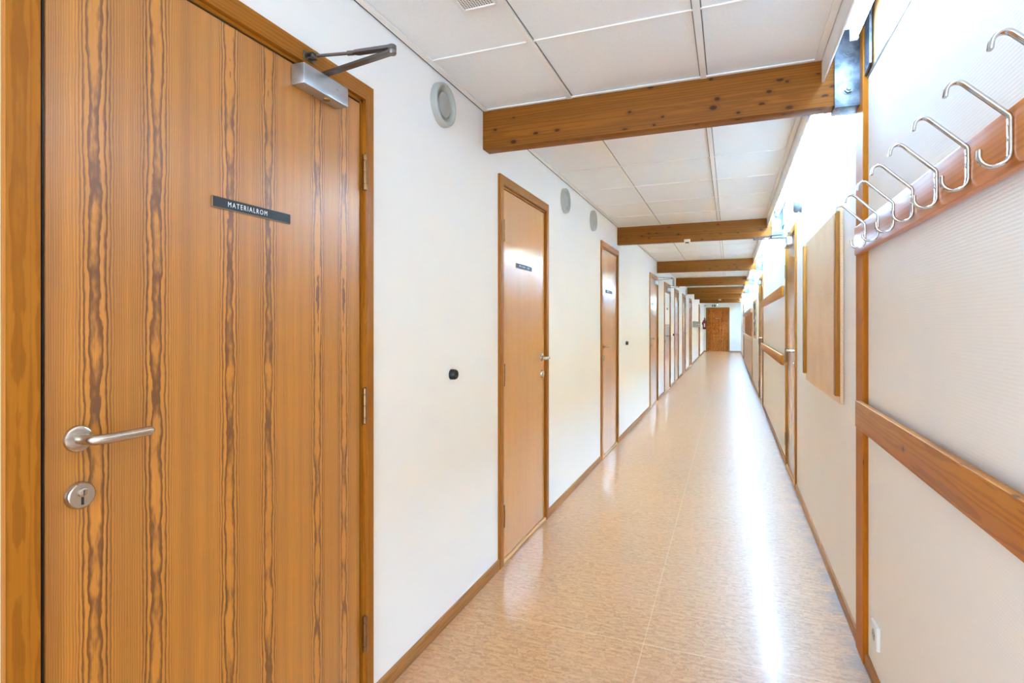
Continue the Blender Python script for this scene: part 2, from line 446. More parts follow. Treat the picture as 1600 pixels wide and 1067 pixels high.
# ------------------------------------------------------------------ door list: (side, y0, y1, ...)
# outer edges of the casings along the corridor
LEFT_DOORS = [
    dict(n=1, y0=0.570, y1=1.620, hinge='far', leaf='door_figured', label='wide pine door lettered MATERIALROM, nearest on left'),
    dict(n=2, y0=2.760, y1=3.620, hinge='near', leaf='door_plain', label='second door on left wall, plain pale veneer with hinges on near side'),
    dict(n=3, y0=5.30, y1=6.19, hinge='far', leaf='door_striped', label='third door on left wall, vertically striped veneer'),
    dict(n=4, y0=8.80, y1=9.86, hinge='far', leaf='door_plain', label='fourth door on left wall, under the extended silver closer arm'),
    dict(n=5, y0=10.87, y1=12.02, hinge='far', leaf='door_plain', label='fifth door on left wall, with tall white paper on upper half'),
    dict(n=6, y0=12.95, y1=14.00, hinge='far', leaf='door_plain', label='sixth door on left wall'),
    dict(n=7, y0=15.16, y1=16.26, hinge='far', leaf='door_plain', label='seventh door on left wall'),
    dict(n=8, y0=17.78, y1=18.95, hinge='far', leaf='door_plain', label='eighth door on left wall, just before the steel shelf'),
    dict(n=9, y0=23.35, y1=24.30, hinge='far', leaf='door_plain', label='ninth and last door on left wall, before the fire extinguisher'),
]
RIGHT_DOORS = [
    dict(n=10, y0=4.94, y1=5.80, hinge='far', leaf='door_plain', label='nearest door on right wall, with small black number, beyond notice board'),
    dict(n=11, y0=9.70, y1=10.90, hinge='far', leaf='door_plain', label='second door on right wall, at far end of the empty wall rails'),
    dict(n=12, y0=22.4, y1=23.4, hinge='far', leaf='door_plain', label='third door on right wall, beyond the board wainscot'),
]
ZTOP = 2.12
CW, CT = 0.052, 0.014

def wall_with_openings(name, x0, x1, y0, y1, z1, doors, mat, cuts=()):
    b = MB(); e = 0.02
    segs = []; y = y0
    for d in doors:
        segs.append((y, d['y0'] + 0.038, 0.0, z1)); segs.append((d['y0'] + 0.038, d['y1'] - 0.038, ZTOP - 0.038, z1)); y = d['y1'] - 0.038
    segs.append((y, y1, 0.0, z1))
    out = []
    for a, c, lo, hi in segs:
        for g0, g1 in cuts:
            if a < g0 and g1 < c:
                out.append((a, g0, lo, hi)); a = g1
        out.append((a, c, lo, hi))
    for a, c, lo, hi in out:
        b.box(x0, x1, a, c, lo, hi)
    o = b.build(name, mat, loc=((x0 + x1) / 2, 0, 0)); o['kind'] = 'structure'
    return o

# ------------------------------------------------------------------ setting
def struct(o, label, cat):
    return tag(o, label, cat, kind='structure')
f = MB().box(XL - 0.15, XR + 0.15, YB - 0.1, YE + 0.1, -0.08, 0.0).build('floor', 'floor', loc=(0, 0, 0))
struct(f, 'glossy tan marbled linoleum corridor floor', 'floor')
w = wall_with_openings('wall_left', XL - 0.12, XL, YB, YE, 2.62, LEFT_DOORS, 'wall'); struct(w, 'long white wall on the left with many doors', 'wall')
w = wall_with_openings('wall_right', XR, XR + 0.12, YB, YE, 2.258, RIGHT_DOORS, 'wall_rib', cuts=[(2.494, 2.63)]); struct(w, 'white ribbed paper wall on the right', 'wall')
ED0, ED1 = -1.076, -0.009   # end door casing
b = MB()
b.box(XL, ED0 + 0.038, YE, YE + 0.12, 0, 2.62); b.box(ED1 - 0.038, XR + 0.12, YE, YE + 0.12, 0, 2.62); b.box(ED0 + 0.038, ED1 - 0.038, YE, YE + 0.12, 2.13 - 0.038, 2.62)
struct(b.build('wall_end', 'wall', loc=(0, YE, 0)), 'white end wall around the far door', 'wall')
b = MB()
WX0, WX1, WZ0, WZ1 = -1.05, 0.38, 0.35, 2.25
b.box(XL - 0.12, WX0, YB - 0.12, YB, 0, 2.62); b.box(WX1, XR + 0.12, YB - 0.12, YB, 0, 2.62)
b.box(WX0, WX1, YB - 0.12, YB, 0, WZ0); b.box(WX0, WX1, YB - 0.12, YB, WZ1, 2.62)
struct(b.build('wall_back', 'wall', loc=(0, YB, 0)), 'white wall behind the camera with an added opening for fill light', 'wall')
b = MB()
for q in ((WX0, WX0 + .05, WZ0, WZ1), (WX1 - .05, WX1, WZ0, WZ1), (WX0 + .05, WX1 - .05, WZ0, WZ0 + .05), (WX0 + .05, WX1 - .05, WZ1 - .05, WZ1)):
    b.box(q[0], q[1], YB - 0.09, YB - 0.03, q[2], q[3])
struct(b.build('added_window', 'white', loc=((WX0 + WX1) / 2, YB, WZ0)), 'white frame of the window added for fill light behind the camera', 'window')  # window added only to hold the fill light
ld = bpy.data.lights.new('fill_light', 'AREA'); ld.shape = 'RECTANGLE'; ld.size = WX1 - WX0 - 0.1; ld.size_y = WZ1 - WZ0 - 0.1
ld.energy = FILL; ld.color = (0.60, 0.82, 1.0)  # fill light added in the opening to brighten the near corridor
lo_ = bpy.data.objects.new('fill_light', ld); COL.objects.link(lo_)
lo_.location = ((WX0 + WX1) / 2, YB - 0.06, (WZ0 + WZ1) / 2); lo_.rotation_euler = (PI / 2, 0, 0)

# ceiling: mineral tiles between the beams (structure) with its bar grid as a part
XC1 = 0.345
bays = [(YB, BEAM_Y[0])] + [(BEAM_Y[i] + BEAM_T, BEAM_Y[i + 1]) for i in range(6)] + [(BEAM_Y[6] + BEAM_T, YE)]
TX = [-0.706, -0.106]
b = MB(); g = MB(); sg = MB(); rv = MB()
for (a, c) in bays:
    b.box(XL + 0.006, XC1, a, c, ZC + 0.008, ZC + 0.03)
    sg.box(XL, XL + 0.0065, a, c, ZC + 0.001, ZC + 0.007)  # dark strip put in as the shade between edge bar and wall
    g.box(XL + 0.0065, XL + 0.030, a, c, ZC - 0.001, ZC + 0.006)
    g.box(XC1 - 0.024, XC1, a, c, ZC - 0.001, ZC + 0.006)
    for tx in TX:
        for q in (-1, 1): rv.box(tx + q * 0.0125, tx + q * 0.0165, a, c, ZC + 0.0068, ZC + 0.0078)  # grey strips painted in as the shade line beside each bar
    for tx in TX: g.box(tx - 0.012, tx + 0.012, a, c, ZC - 0.002, ZC + 0.006)
    k = math.ceil((a - 2.005) / 0.6)
    while 2.005 + 0.6 * k < c - 0.06:
        y = 2.005 + 0.6 * k
        if y > a + 0.06:
            for x0, x1 in ((XL + 0.029, TX[0] - 0.0125), (TX[0] + 0.0125, TX[1] - 0.0125), (TX[1] + 0.0125, XC1 - 0.0245)):
                rv.box(x0, x1, y + 0.0037, y + 0.0080, ZC + 0.0068, ZC + 0.0078)  # painted shade line along the cross joint
                g.box(x0, x1, y - 0.0035, y + 0.0035, ZC + 0.003, ZC + 0.008)
        k += 1
    if c < 27: g.box(XL + 0.03, XC1 - 0.025, c - 0.016, c - 0.001, ZC - 0.001, ZC + 0.005)
    if a > 0: g.box(XL + 0.03, XC1 - 0.025, a + 0.001, a + 0.016, ZC - 0.001, ZC + 0.005)
ceil = b.build('ceiling', 'tile', loc=(0, 0, ZC)); struct(ceil, 'suspended ceiling of speckled white mineral tiles', 'ceiling')
g.build('grid_bars', 'grid', parent=ceil); sg.build('gap_shade', 'dark', parent=ceil); rv.build('shade_lines', 'reveal', parent=ceil)
struct(MB().box(XL - 0.12, XR + 0.15, YB - 0.12, YE + 0.12, 2.62, 2.7).build('ceiling_slab', 'white', loc=(0, 0, 2.62)), 'white slab above the light trough', 'ceiling')

# light trough: fascia, timber head plate
b = MB()
for (a, c) in bays:
    b.box(XC1 + 0.002, XC1 + 0.011, a, c, 2.288, 2.44, grain=1, bev=0.002, seg=1)
struct(b.build('trim_fascia', 'white', loc=(XC1, 0, 2.288)), 'white board fascia edging the ceiling along the light trough', 'trim')
struct(MB().box(XR + 0.004, XR + 0.12, YB, YE, 2.268, 2.62, grain=1, uo=0.02).build('trim_timber', 'timber', loc=(XR, 0, 2.268)), 'long timber plate along the top of the right wall', 'trim')
struct(MB().box(XR - 0.003, XR + 0.1, YB, YE, 2.2585, 2.2675, grain=1).build('trim_strip', 'grey_steel', loc=(XR, 0, 2.2585)), 'thin grey strip under the timber plate', 'trim')

# post at the end of the near bay
b = MB()
b.prism([(XR + 0.10, 2.502), (XR - 0.017, 2.502), (XR - 0.017, 2.628), (XR + 0.10, 2.628)], 2, 0.0, 2.62, uo=0.1)
struct(b.build('trim_post', 'post', loc=(XR, 2.56, 0)), 'orange stained post on right wall below the nearest steel bracket', 'post')
struct(MB().box(XR + 0.08, XR + 0.12, 2.49, 2.503, 0, 2.25).build('trim_gap_shade', 'dark', loc=(XR, 2.49, 0)), 'dark strip standing in for shade in the gap beside the stained post', 'trim')  # dark strip put in as the shade at the back of the gap

# baseboards
def baseboard(name, side, segs, label):
    b = MB()
    for a, c in segs:
        if side == 'L': pts = [(XL, 0), (XL + 0.012, 0), (XL + 0.012, 0.046), (XL + 0.008, 0.052), (XL, 0.052)]
        else: pts = [(XR, 0), (XR - 0.012, 0), (XR - 0.012, 0.040), (XR - 0.008, 0.046), (XR, 0.046)]
        b.prism(pts, 1, a, c, grain=1, uo=random.random(), vo=random.random())
    o = b.build(name, 'base', loc=(XL if side == 'L' else XR, 0, 0))
    struct(o, label, 'baseboard')
def gaps(doors, y0, y1, extra=()):
    pts = sorted([(d['y0'], d['y1']) for d in doors] + list(extra)); r = []; y = y0
    for a, c in pts:
        if a - y > 0.02: r.append((y, a))
        y = c
    r.append((y, y1)); return r
baseboard('baseboard_left', 'L', gaps(LEFT_DOORS, YB, YE), 'low wooden baseboard along the left wall')
baseboard('baseboard_right', 'R', gaps(RIGHT_DOORS, YB, YE, [(2.494, 2.64), (13.9, 21.6)]), 'low wooden baseboard along the right wall')
b = MB(); b.box(XL + 0.012, ED0, YE - 0.012, YE, 0, 0.05, grain=0); b.box(ED1, XR - 0.012, YE - 0.012, YE, 0, 0.05, grain=0)
struct(b.build('baseboard_end', 'base', loc=(0, YE, 0)), 'low wooden baseboard along the end wall', 'baseboard')

# ------------------------------------------------------------------ doors
def lever(parent, fx, y, z, dirn, seg=20, length=0.105, bend=0.0):
    """door handle: rose, neck and round lever; fx(t) is the world x at distance t from the wall"""
    sx = 1 if fx(1) > fx(0) else -1
    h = MB()
    h.lathe([(0, 0.008), (0.0205, 0.008), (0.0245, 0.0055), (0.0255, 0.002), (0.0255, 0)], (fx(0), y, z), (sx, 0, 0), seg + 8)
    r = 0.0098; t1 = 0.055; rb = 0.02
    path = [(fx(0.004), y, z), (fx(t1 - rb), y, z)]
    for i in range(1, 8):
        a = i / 8 * PI / 2
        path.append((fx(t1 - rb + rb * math.sin(a)), y + dirn * rb * (1 - math.cos(a)), z))
    path.append((fx(t1), y + dirn * rb, z))
    for i in range(1, 7):
        s = i / 6
        path.append((fx(t1 - 0.004 * s * s), y + dirn * (rb + (length - rb) * s), z + bend * s * s))
    e = path[-1]
    sc = [1.0] * len(path)
    for da, k in ((0.004, 0.9), (0.0075, 0.62), (0.009, 0.2)):
        path.append((e[0], e[1] + dirn * da, e[2])); sc.append(k)
    h.tube(path, r, seg, up=(0, 0, 1), scales=sc)
    return h.build('handle', 'steel', parent=parent)
def lock(parent, fx, y, z, seg=24):
    sx = 1 if fx(1) > fx(0) else -1
    k = MB()
    k.lathe([(0, 0.012), (0.0225, 0.012), (0.025, 0.0095), (0.0262, 0.0), (0.0262, -0.001)], (fx(0), y, z), (sx, 0, 0), seg)
    o = k.build('lock_plate', 'steel', parent=parent)
    c = MB()
    c.lathe([(0, 0.0165), (0.0068, 0.0165), (0.0082, 0.0155), (0.0085, 0.011)], (fx(0), y, z + 0.006), (sx, 0, 0), 18)
    c.build('cylinder', 'steel', parent=o)
    s = MB()
    s.box(fx(0.0120), fx(0.0126), y - 0.0022, y + 0.0022, z - 0.017, z - 0.002)
    s.box(fx(0.0164), fx(0.0169), y - 0.0008, y + 0.0008, z + 0.001, z + 0.011)
    s.build('key_slot', 'dark', parent=o)
    return o
def hinge(parent, x, y, z, sx):
    h = MB(); r = 0.0082
    prof = []
    for (a, c) in ((-0.060, -0.040), (-0.038, 0.0), (0.002, 0.038), (0.040, 0.060)):
        prof += [(0.0064, a), (r, a + 0.0012), (r, c - 0.0012), (0.0064, c)]
    prof = [(0, -0.062), (0.004, -0.062)] + prof + [(0.004, 0.062), (0, 0.062)]
    h.lathe(prof, (x, y, z), (0, 0, 1), 14)
    return h.build('hinge', 'bronze', parent=parent)

def make_door(d, side):
    fx = (lambda t: XL + t) if side == 'L' else (lambda t: XR - t)
    sx = 1 if side == 'L' else -1
    y0, y1, near = d['y0'], d['y1'], d['n'] == 1
    root = thing('door_%d' % d['n'], (fx(0), (y0 + y1) / 2, 0), d['label'], 'door', kind='structure')
    r = random.random
    # casing: three mitred boards
    c = MB(); zt = ZTOP
    u0 = r() * 2
    def board(pts, grain):   # pts (y,z)
        t = [(p[0], p[1]) for p in pts]
        c.prism(t, 0, fx(0.0), fx(CT), grain=grain, uo=r(), vo=r() * 3)
    board([(y0, 0), (y0 + CW, 0), (y0 + CW, zt - CW), (y0, zt)], 2)
    board([(y1 - CW + 0.008, 0), (y1, 0), (y1, zt), (y1 - CW + 0.008, zt - CW)], 2)
    board([(y0, zt), (y0 + CW, zt - CW), (y1 - CW + 0.008, zt - CW), (y1, zt)], 1)
    c.build('casing', 'casing', parent=root)
    # frame lining the opening; its edge shows as a thin strip inside the casing
    j = MB(); jo = 0.036; ji = 0.062 if near else 0.06
    a0, a1 = y0 + jo, y1 - jo
    hin = y1 if d['hinge'] == 'far' else y0
    j.box(fx(0.0005), fx(-0.12), a0, y0 + CW + 0.004, 0, zt - CW, uo=r())
    j.box(fx(0.0005), fx(-0.12), y1 - CW - 0.002, a1, 0, zt - CW, uo=r())
    j.box(fx(0.0005), fx(-0.12), a0, a1, zt - CW - 0.010, zt - jo, grain=1, uo=r())
    j.box(fx(-0.045), fx(-0.12), a0, y0 + CW + 0.020, 0, zt - CW, uo=r())
    j.box(fx(-0.045), fx(-0.12), y1 - CW - 0.018, a1, 0, zt - CW, uo=r())
    j.box(fx(-0.045), fx(-0.12), a0, a1, zt - CW - 0.026, zt - jo, grain=1, uo=r())
    j.build('frame', 'casing', parent=root)
    # leaf
    l0 = y0 + CW + 0.004 + (0.0105 if near else 0.004); l1 = y1 - CW - 0.002 - 0.005
    lz0, lz1 = 0.026, zt - CW - 0.010 - (0.006 if near else 0.005)
    L = MB()
    L.box(fx(0.0), fx(-0.040), l0, l1, lz0, lz1, grain=2, bev=0.0012, seg=1, uo=0.0 if near else r() * 3, vo=0.0 if near else r() * 5)
    L.build('leaf', d['leaf'], parent=root)
    if near:   # black rubber seal in the joint round the leaf
        q = MB()
        q.box(fx(-0.0025), fx(-0.034), l0 - 0.0035, l0 - 0.0002, lz0, lz1)
        q.box(fx(-0.0025), fx(-0.034), l0, l1, lz1 + 0.0002, lz1 + 0.0035)
        q.box(fx(-0.0025), fx(-0.034), l1 + 0.0002, l1 + 0.0025, lz0, lz1)
        q.box(fx(-0.030), fx(-0.040), l0 - 0.0092, l0 - 0.0036, lz0, lz1)
        q.build('seal', 'black', parent=root)
    t = MB(); t.prism([(fx(-0.06), 0), (fx(0.010), 0), (fx(0.010), 0.010), (fx(0.002), 0.019), (fx(-0.06), 0.019)], 1, y0 + CW, y1 - CW + 0.008, grain=1, uo=r())
    t.build('threshold', 'timber', parent=root)
    # the dark sheet behind the leaf stands in for shade in the joints
    hy = (l1 + 0.013) if d['hinge'] == 'far' else (l0 - 0.006)
    if side == 'L':
        for z in ((1.822, 1.036, 0.268)): hinge(root, fx(0.0125), hy, z, sx)
        if d['hinge'] == 'near':
            pass
    else:
        for z in ((1.80, 1.03, 0.25)): hinge(root, fx(0.0125), hy, z, sx)
    if d['hinge'] == 'far':
        lever(root, fx, l0 + 0.054, 1.093, +1, bend=0.0)
        lock(root, fx, l0 + 0.056, 0.985)
    else:
        lever(root, fx, l1 - 0.054, 1.093, -1)
        lock(root, fx, l1 - 0.056, 0.985)
    return root
for d in LEFT_DOORS: make_door(d, 'L')
for d in RIGHT_DOORS: make_door(d, 'R')
# dark sheets behind the doors stand in for the shade of unlit rooms
struct(MB().box(XL - 0.125, XL - 0.121, YB, YE, 0, 2.62).build('shade_sheet', 'dark', loc=(XL - 0.123, 0, 0)), 'dark sheet standing in for shade behind the left doors', 'wall')
struct(MB().box(XR + 0.121, XR + 0.125, YB, YE, 0, 2.62).build('shade_sheet', 'dark', loc=(XR + 0.123, 0, 0)), 'dark sheet standing in for shade behind the right doors', 'wall')

# end door
root = thing('door_13', ((ED0 + ED1) / 2, YE, 0), 'knotty wooden door in the far end wall', 'door', kind='structure')
c = MB(); zt = 2.13
c.prism([(ED0, 0), (ED0 + 0.06, 0), (ED0 + 0.06, zt - 0.06), (ED0, zt)], 1, YE - 0.014, YE, grain=2)
c.prism([(ED1 - 0.06, 0), (ED1, 0), (ED1, zt), (ED1 - 0.06, zt - 0.06)], 1, YE - 0.014, YE, grain=2, uo=.4)
c.prism([(ED0, zt), (ED0 + 0.06, zt - 0.06), (ED1 - 0.06, zt - 0.06), (ED1, zt)], 1, YE - 0.014, YE, grain=0, uo=.7)
c.build('casing', 'casing', parent=root)
j = MB(); j.box(ED0 + 0.038, ED0 + 0.066, YE, YE + 0.12, 0, zt - 0.06); j.box(ED1 - 0.066, ED1 - 0.038, YE, YE + 0.12, 0, zt - 0.06); j.box(ED0 + 0.038, ED1 - 0.038, YE, YE + 0.12, zt - 0.068, zt - 0.038, grain=0)
j.build('frame', 'casing', parent=root)
MB().box(ED0 + 0.070, ED1 - 0.070, YE + 0.02, YE + 0.06, 0.02, zt - 0.072, grain=2, uo=0.3).build('leaf', 'door_end', parent=root)
MB().box(ED0 + 0.066, ED1 - 0.066, YE - 0.005, YE + 0.08, 0, 0.018, grain=0).build('threshold', 'timber', parent=root)
struct(MB().box(XL, XR + 0.1, YE + 0.121, YE + 0.125, 0, 2.62).build('shade_sheet', 'dark', loc=(0, YE + 0.123, 0)), 'dark sheet standing in for shade behind the far door', 'wall')  # dark sheet put in as shade of the unlit space beyond
s = thing('door_sign', (-0.56, YE + 0.02, 1.59), 'small brass name plate on the far end door', 'sign')
MB().box(-0.67, -0.44, YE + 0.014, YE + 0.0195, 1.585, 1.612).build('plate', 'brass', parent=s)
b = MB()
for i in range(5): b.box(-0.62 + i * 0.028, -0.60 + i * 0.028, YE + 0.013, YE + 0.0139, 1.592, 1.606)
b.build('marks', 'sign_text', parent=s)

# ------------------------------------------------------------------ door signs
def sign(side, y0, y1, z0, z1, label, face='sign_black', words=None, t=0.0):
    fx = (lambda q: XL + t + q) if side == 'L' else (lambda q: XR - t - q)
    root = thing('door_sign', (fx(0), (y0 + y1) / 2, z0), label, 'sign', 'name plates on the doors')
    MB().box(fx(0.0), fx(0.004), y0, y1, z0, z1, bev=0.0008, seg=1).build('frame', 'brass', parent=root)
    e = 0.0025
    MB().box(fx(0.004), fx(0.0046), y0 + e, y1 - e * 0.5, z0 + e, z1 - e * 0.4).build('face', face, parent=root)
    if words == 'MATERIALROM':
        text_obj(words, 0.0125, (fx(0.0048), y0 + 0.044, z0 + 0.0085), side, root, spacing=1.38, squeeze=0.82)
    elif words:
        rnd = random.Random(len(label)); y = y0 + (y1 - y0) * 0.16; zc = (z0 + z1) / 2; h = (z1 - z0) * 0.2
        for wl in words:
            b = MB()
            for _ in range(wl):
                b.box(fx(0.0047), fx(0.005), y, y + 0.0022, zc - h, zc + h)
                if rnd.random() < 0.7: b.box(fx(0.0047), fx(0.005), y + 0.0022, y + 0.0075, zc + h - 0.002 - rnd.choice((0, h)), zc + h - rnd.choice((0, h)) + 0.0005)
                y += 0.0128
            y += 0.022
            b.build('lettering', 'sign_text', parent=root)
    return root
sign('L', 0.984, 1.240, 1.592, 1.620, 'long black name plate lettered MATERIALROM on nearest door', words='MATERIALROM')
sign('L', 3.03, 3.30, 1.640, 1.668, 'grey name plate on the second left door', face='sign_grey', words=(9, 4))
sign('L', 5.555, 5.865, 1.628, 1.660, 'grey name plate on the striped third left door', face='sign_grey', words=(4, 3))
sign('L', 9.10, 9.36, 1.62, 1.66, 'grey name plate on the fourth left door', face='sign_grey', words=(3, 3))
sign('L', 11.30, 11.58, 1.60, 1.64, 'grey name plate on the papered fifth left door', face='sign_grey', words=(4, 2), t=0.002)
sign('L', 13.35, 13.58, 1.60, 1.64, 'grey name plate on the sixth left door', face='sign_grey', words=(4, 2))
sign('L', 15.6, 15.85, 1.60, 1.64, 'grey name plate on the seventh left door', face='sign_grey', words=(4, 2))
sign('L', 18.2, 18.5, 1.60, 1.64, 'grey name plate on the eighth left door', face='sign_grey', words=(4, 2))
r_ = thing('door_number', (XR, 5.29, 1.56), 'small black number on the nearest right door', 'number')
text_obj('12', 0.062, (XR - 0.0008, 5.335, 1.585), 'R', r_, mat='sign_black', name='digits', squeeze=1.0)
b = MB().box(XR - 0.0012, XR - 0.0002, 5.245, 5.34, 1.565, 1.571); b.build('underline', 'sign_black', parent=r_)
p = MB().box(XL, XL + 0.0015, 11.0, 11.88, 1.31, 1.93).build('paper_sheet', 'paper')
tag(p, 'tall white paper sheet on upper half of fifth left door', 'paper')

# ------------------------------------------------------------------ door closers
def closer(side, y0, y1, z0, z1, spindle_y, elbow, shoe, label, d=0.047, hiseg=False):
    fx = (lambda q: XL + q) if side == 'L' else (lambda q: XR - q)
    sx = 1 if side == 'L' else -1
    root = thing('door_closer', (fx(0), (y0 + y1) / 2, z0), label, 'door closer', 'door closers')
    body = MB().box(fx(0.001), fx(d), y0, y1, z0, z1, bev=0.0015, seg=2).build('body', 'alu', parent=root)
    k = MB(); cy = spindle_y + 0.012
    k.lathe([(0, -0.004), (0.010, -0.004), (0.0115, -0.002), (0.0115, 0.0)], (fx(d * 0.55), cy, z0), (0, 0, 1), 18)
    k.build('valve_cap', 'bronze', parent=root)
    e = (fx(elbow[0]), elbow[1], elbow[2])
    sp = (fx(d * 0.55), spindle_y, z1)
    a = MB()
    a.lathe([(0.0, 0.012), (0.011, 0.012), (0.0125, 0.010), (0.0125, 0.0)], sp, (0, 0, 1), 18)
    za = z1 + 0.010
    flat = [(-0.0105, -0.004), (0.0105, -0.004), (0.0115, 0), (0.0105, 0.004), (-0.0105, 0.004), (-0.0115, 0)]
    a.sweep([(sp[0] - sx * 0.01, sp[1], za), (e[0], e[1], e[2] - 0.007)], flat)
    a.lathe([(0, -0.014), (0.010, -0.014), (0.012, -0.011), (0.012, -0.001), (0, -0.001)], e, (0, 0, 1), 18)
    a.build('main_arm', 'dark_steel', parent=root)
    s = (fx(shoe[0]), shoe[1], shoe[2])
    b2 = MB()
    v = Vector(s) + (Vector(e) - Vector(s)) * 0.50
    w2 = Vector(s) + (Vector(e) - Vector(s)) * 0.57
    tgt = Vector((e[0], e[1], e[2] + 0.006))
    b2.tube([tuple(Vector(s) + (Vector(e) - Vector(s)) * 0.06), tuple(v)], 0.0045, 10)
    b2.tube([tuple(v - (Vector(e) - Vector(s)).normalized() * 0.012), tuple(v + (Vector(e) - Vector(s)).normalized() * 0.008)], 0.0068, 12)
    b2.sweep([tuple(v), tuple(w2), tuple(tgt)], flat, scales=[0.6, 1.0, 1.0])
    b2.lathe([(0, 0.012), (0.010, 0.012), (0.012, 0.010), (0.012, 0.0), (0, 0.0)], e, (0, 0, 1), 18)
    b2.build('link_arm', 'dark_steel', parent=root)
    q = MB()
    q.box(fx(CT), fx(CT + 0.004), s[1] - 0.022, s[1] + 0.022, s[2] - 0.012, s[2] + 0.012, bev=0.001, seg=1)
    q.box(fx(CT + 0.004), fx(shoe[0] + 0.010), s[1] - 0.009, s[1] + 0.009, s[2] - 0.009, s[2] - 0.005)
    q.box(fx(CT + 0.004), fx(shoe[0] + 0.010), s[1] - 0.009, s[1] + 0.009, s[2] + 0.005, s[2] + 0.009)
    q.lathe([(0, -0.011), (0.006, -0.011), (0.006, 0.011), (0, 0.011)], s, (0, 0, 1), 12)
    q.build('shoe', 'dark_steel', parent=root)
    return root
closer('L', 1.245, 1.440, 1.988, 2.046, 1.352, (0.285, 1.322, 2.072), (0.030, 1.300, 2.088), 'silver door closer with folded arm on MATERIALROM door')
closer('L', 9.42, 9.70, 1.975, 2.035, 9.55, (0.26, 9.62, 2.08), (0.030, 9.45, 2.09), 'silver closer with arm straight out on fourth left door')
closer('L', 11.45, 11.72, 1.975, 2.035, 11.6, (0.20, 11.7, 2.07), (0.030, 11.5, 2.09), 'closer at top of the papered fifth left door')
closer('R', 5.22, 5.52, 1.985, 2.048, 5.36, (0.29, 5.42, 2.075), (0.030, 5.30, 2.09), 'silver closer with arm straight out on nearest right door')
closer('R', 10.25, 10.5, 1.985, 2.045, 10.36, (0.27, 10.45, 2.075), (0.030, 10.3, 2.09), 'silver closer on the second right door')
# closer of the far door
root = thing('door_closer', (-1.13, YE, 2.17), 'closer beside the far end door, left of its frame', 'door closer', 'door closers')
MB().box(-1.15, -1.08, YE - 0.06, YE - 0.001, 2.19, 2.25, bev=0.002).build('body', 'alu', parent=root)
MB().box(-1.08, -0.98, YE - 0.05, YE - 0.035, 2.225, 2.235).build('main_arm', 'dark_steel', parent=root)

# ------------------------------------------------------------------ ceiling beams and steel brackets
BL = ['knotty glulam beam nearest the camera, behind the bright bracket', 'second glulam beam from the camera, white sensor on its lower edge',
      'third glulam beam from the camera', 'fourth glulam beam from the camera', 'fifth glulam beam from the camera',
      'sixth glulam beam from the camera', 'seventh and farthest glulam beam, small white sensor on it']
for k, y in enumerate(BEAM_Y):
    b = MB()
    x0, x1 = XL - 0.004, XR - 0.0085
    b.box(x0, x1, y, y + BEAM_T, BEAM_Z, 2.60, grain=0, bev=0.004, seg=2, uo=0.0 if k == 0 else k * 0.41, vo=k * 2.7)
    o = b.build('ceiling_beam', 'glulam', loc=((x0 + x1) / 2, y + BEAM_T / 2, BEAM_Z))
    tag(o, BL[k], 'beam', 'glulam beams across the ceiling', 'thing')
    # recess strip where the fascia meets the beam
BR = ['galvanised bracket with two bolts holding the nearest beam', 'galvanised bracket holding the second beam', 'galvanised bracket holding the third beam',
      'galvanised bracket holding the fourth beam', 'galvanised bracket holding the fifth beam', 'galvanised bracket holding the sixth beam', 'galvanised bracket holding the farthest beam']
y = BEAM_Y[0]; bx0, bx1 = 0.391, XR - 0.008
br = thing('steel_bracket', ((bx0 + bx1) / 2, y, 2.178), BR[0], 'bracket', 'beam brackets on the right')
b = MB()
b.box(bx0, bx1, y - 0.010, y - 0.0005, 2.180, 2.56, bev=0.0015, seg=2)
b.box(bx0, bx1, y - 0.010, y + BEAM_T + 0.010, 2.178, 2.189, bev=0.0015, seg=2)
b.box(bx0, bx1, y + BEAM_T + 0.0005, y + BEAM_T + 0.010, 2.180, 2.56, bev=0.0015, seg=2)
b.box(bx1, XR - 0.001, y - 0.010, y + BEAM_T + 0.010, 2.180, 2.56, bev=0.001, seg=1)
b.build('shoe', 'galv', parent=br)
b = MB()
b.prism([(y - 0.011, 2.255), (y - 0.145, 2.285), (y - 0.145, 2.56), (y - 0.011, 2.56)], 0, XR - 0.012, XR - 0.0035)
b.build('side_flange', 'galv', parent=br)
for z in (2.243, 2.392):
    b = MB(); c = (0.439, y - 0.0105, z)
    b.lathe([(0, 0.0025), (0.0195, 0.0025), (0.0205, 0.0), (0, 0)], c, (0, -1, 0), 24)
    hx = [(c[0] + 0.0155 * math.cos(PI / 3 * i + 0.2), c[2] + 0.0155 * math.sin(PI / 3 * i + 0.2)) for i in range(6)]
    b.prism(hx, 1, c[1] - 0.0145, c[1] - 0.002)
    b.lathe([(0, 0.021), (0.0075, 0.021), (0.009, 0.0195), (0.009, 0.014)], c, (0, -1, 0), 16)
    b.build('bolt', 'galv', parent=br)
for k in range(1, 7):
    c = copy_tree(br); c.location.y += BAY * k; c['label'] = BR[k]

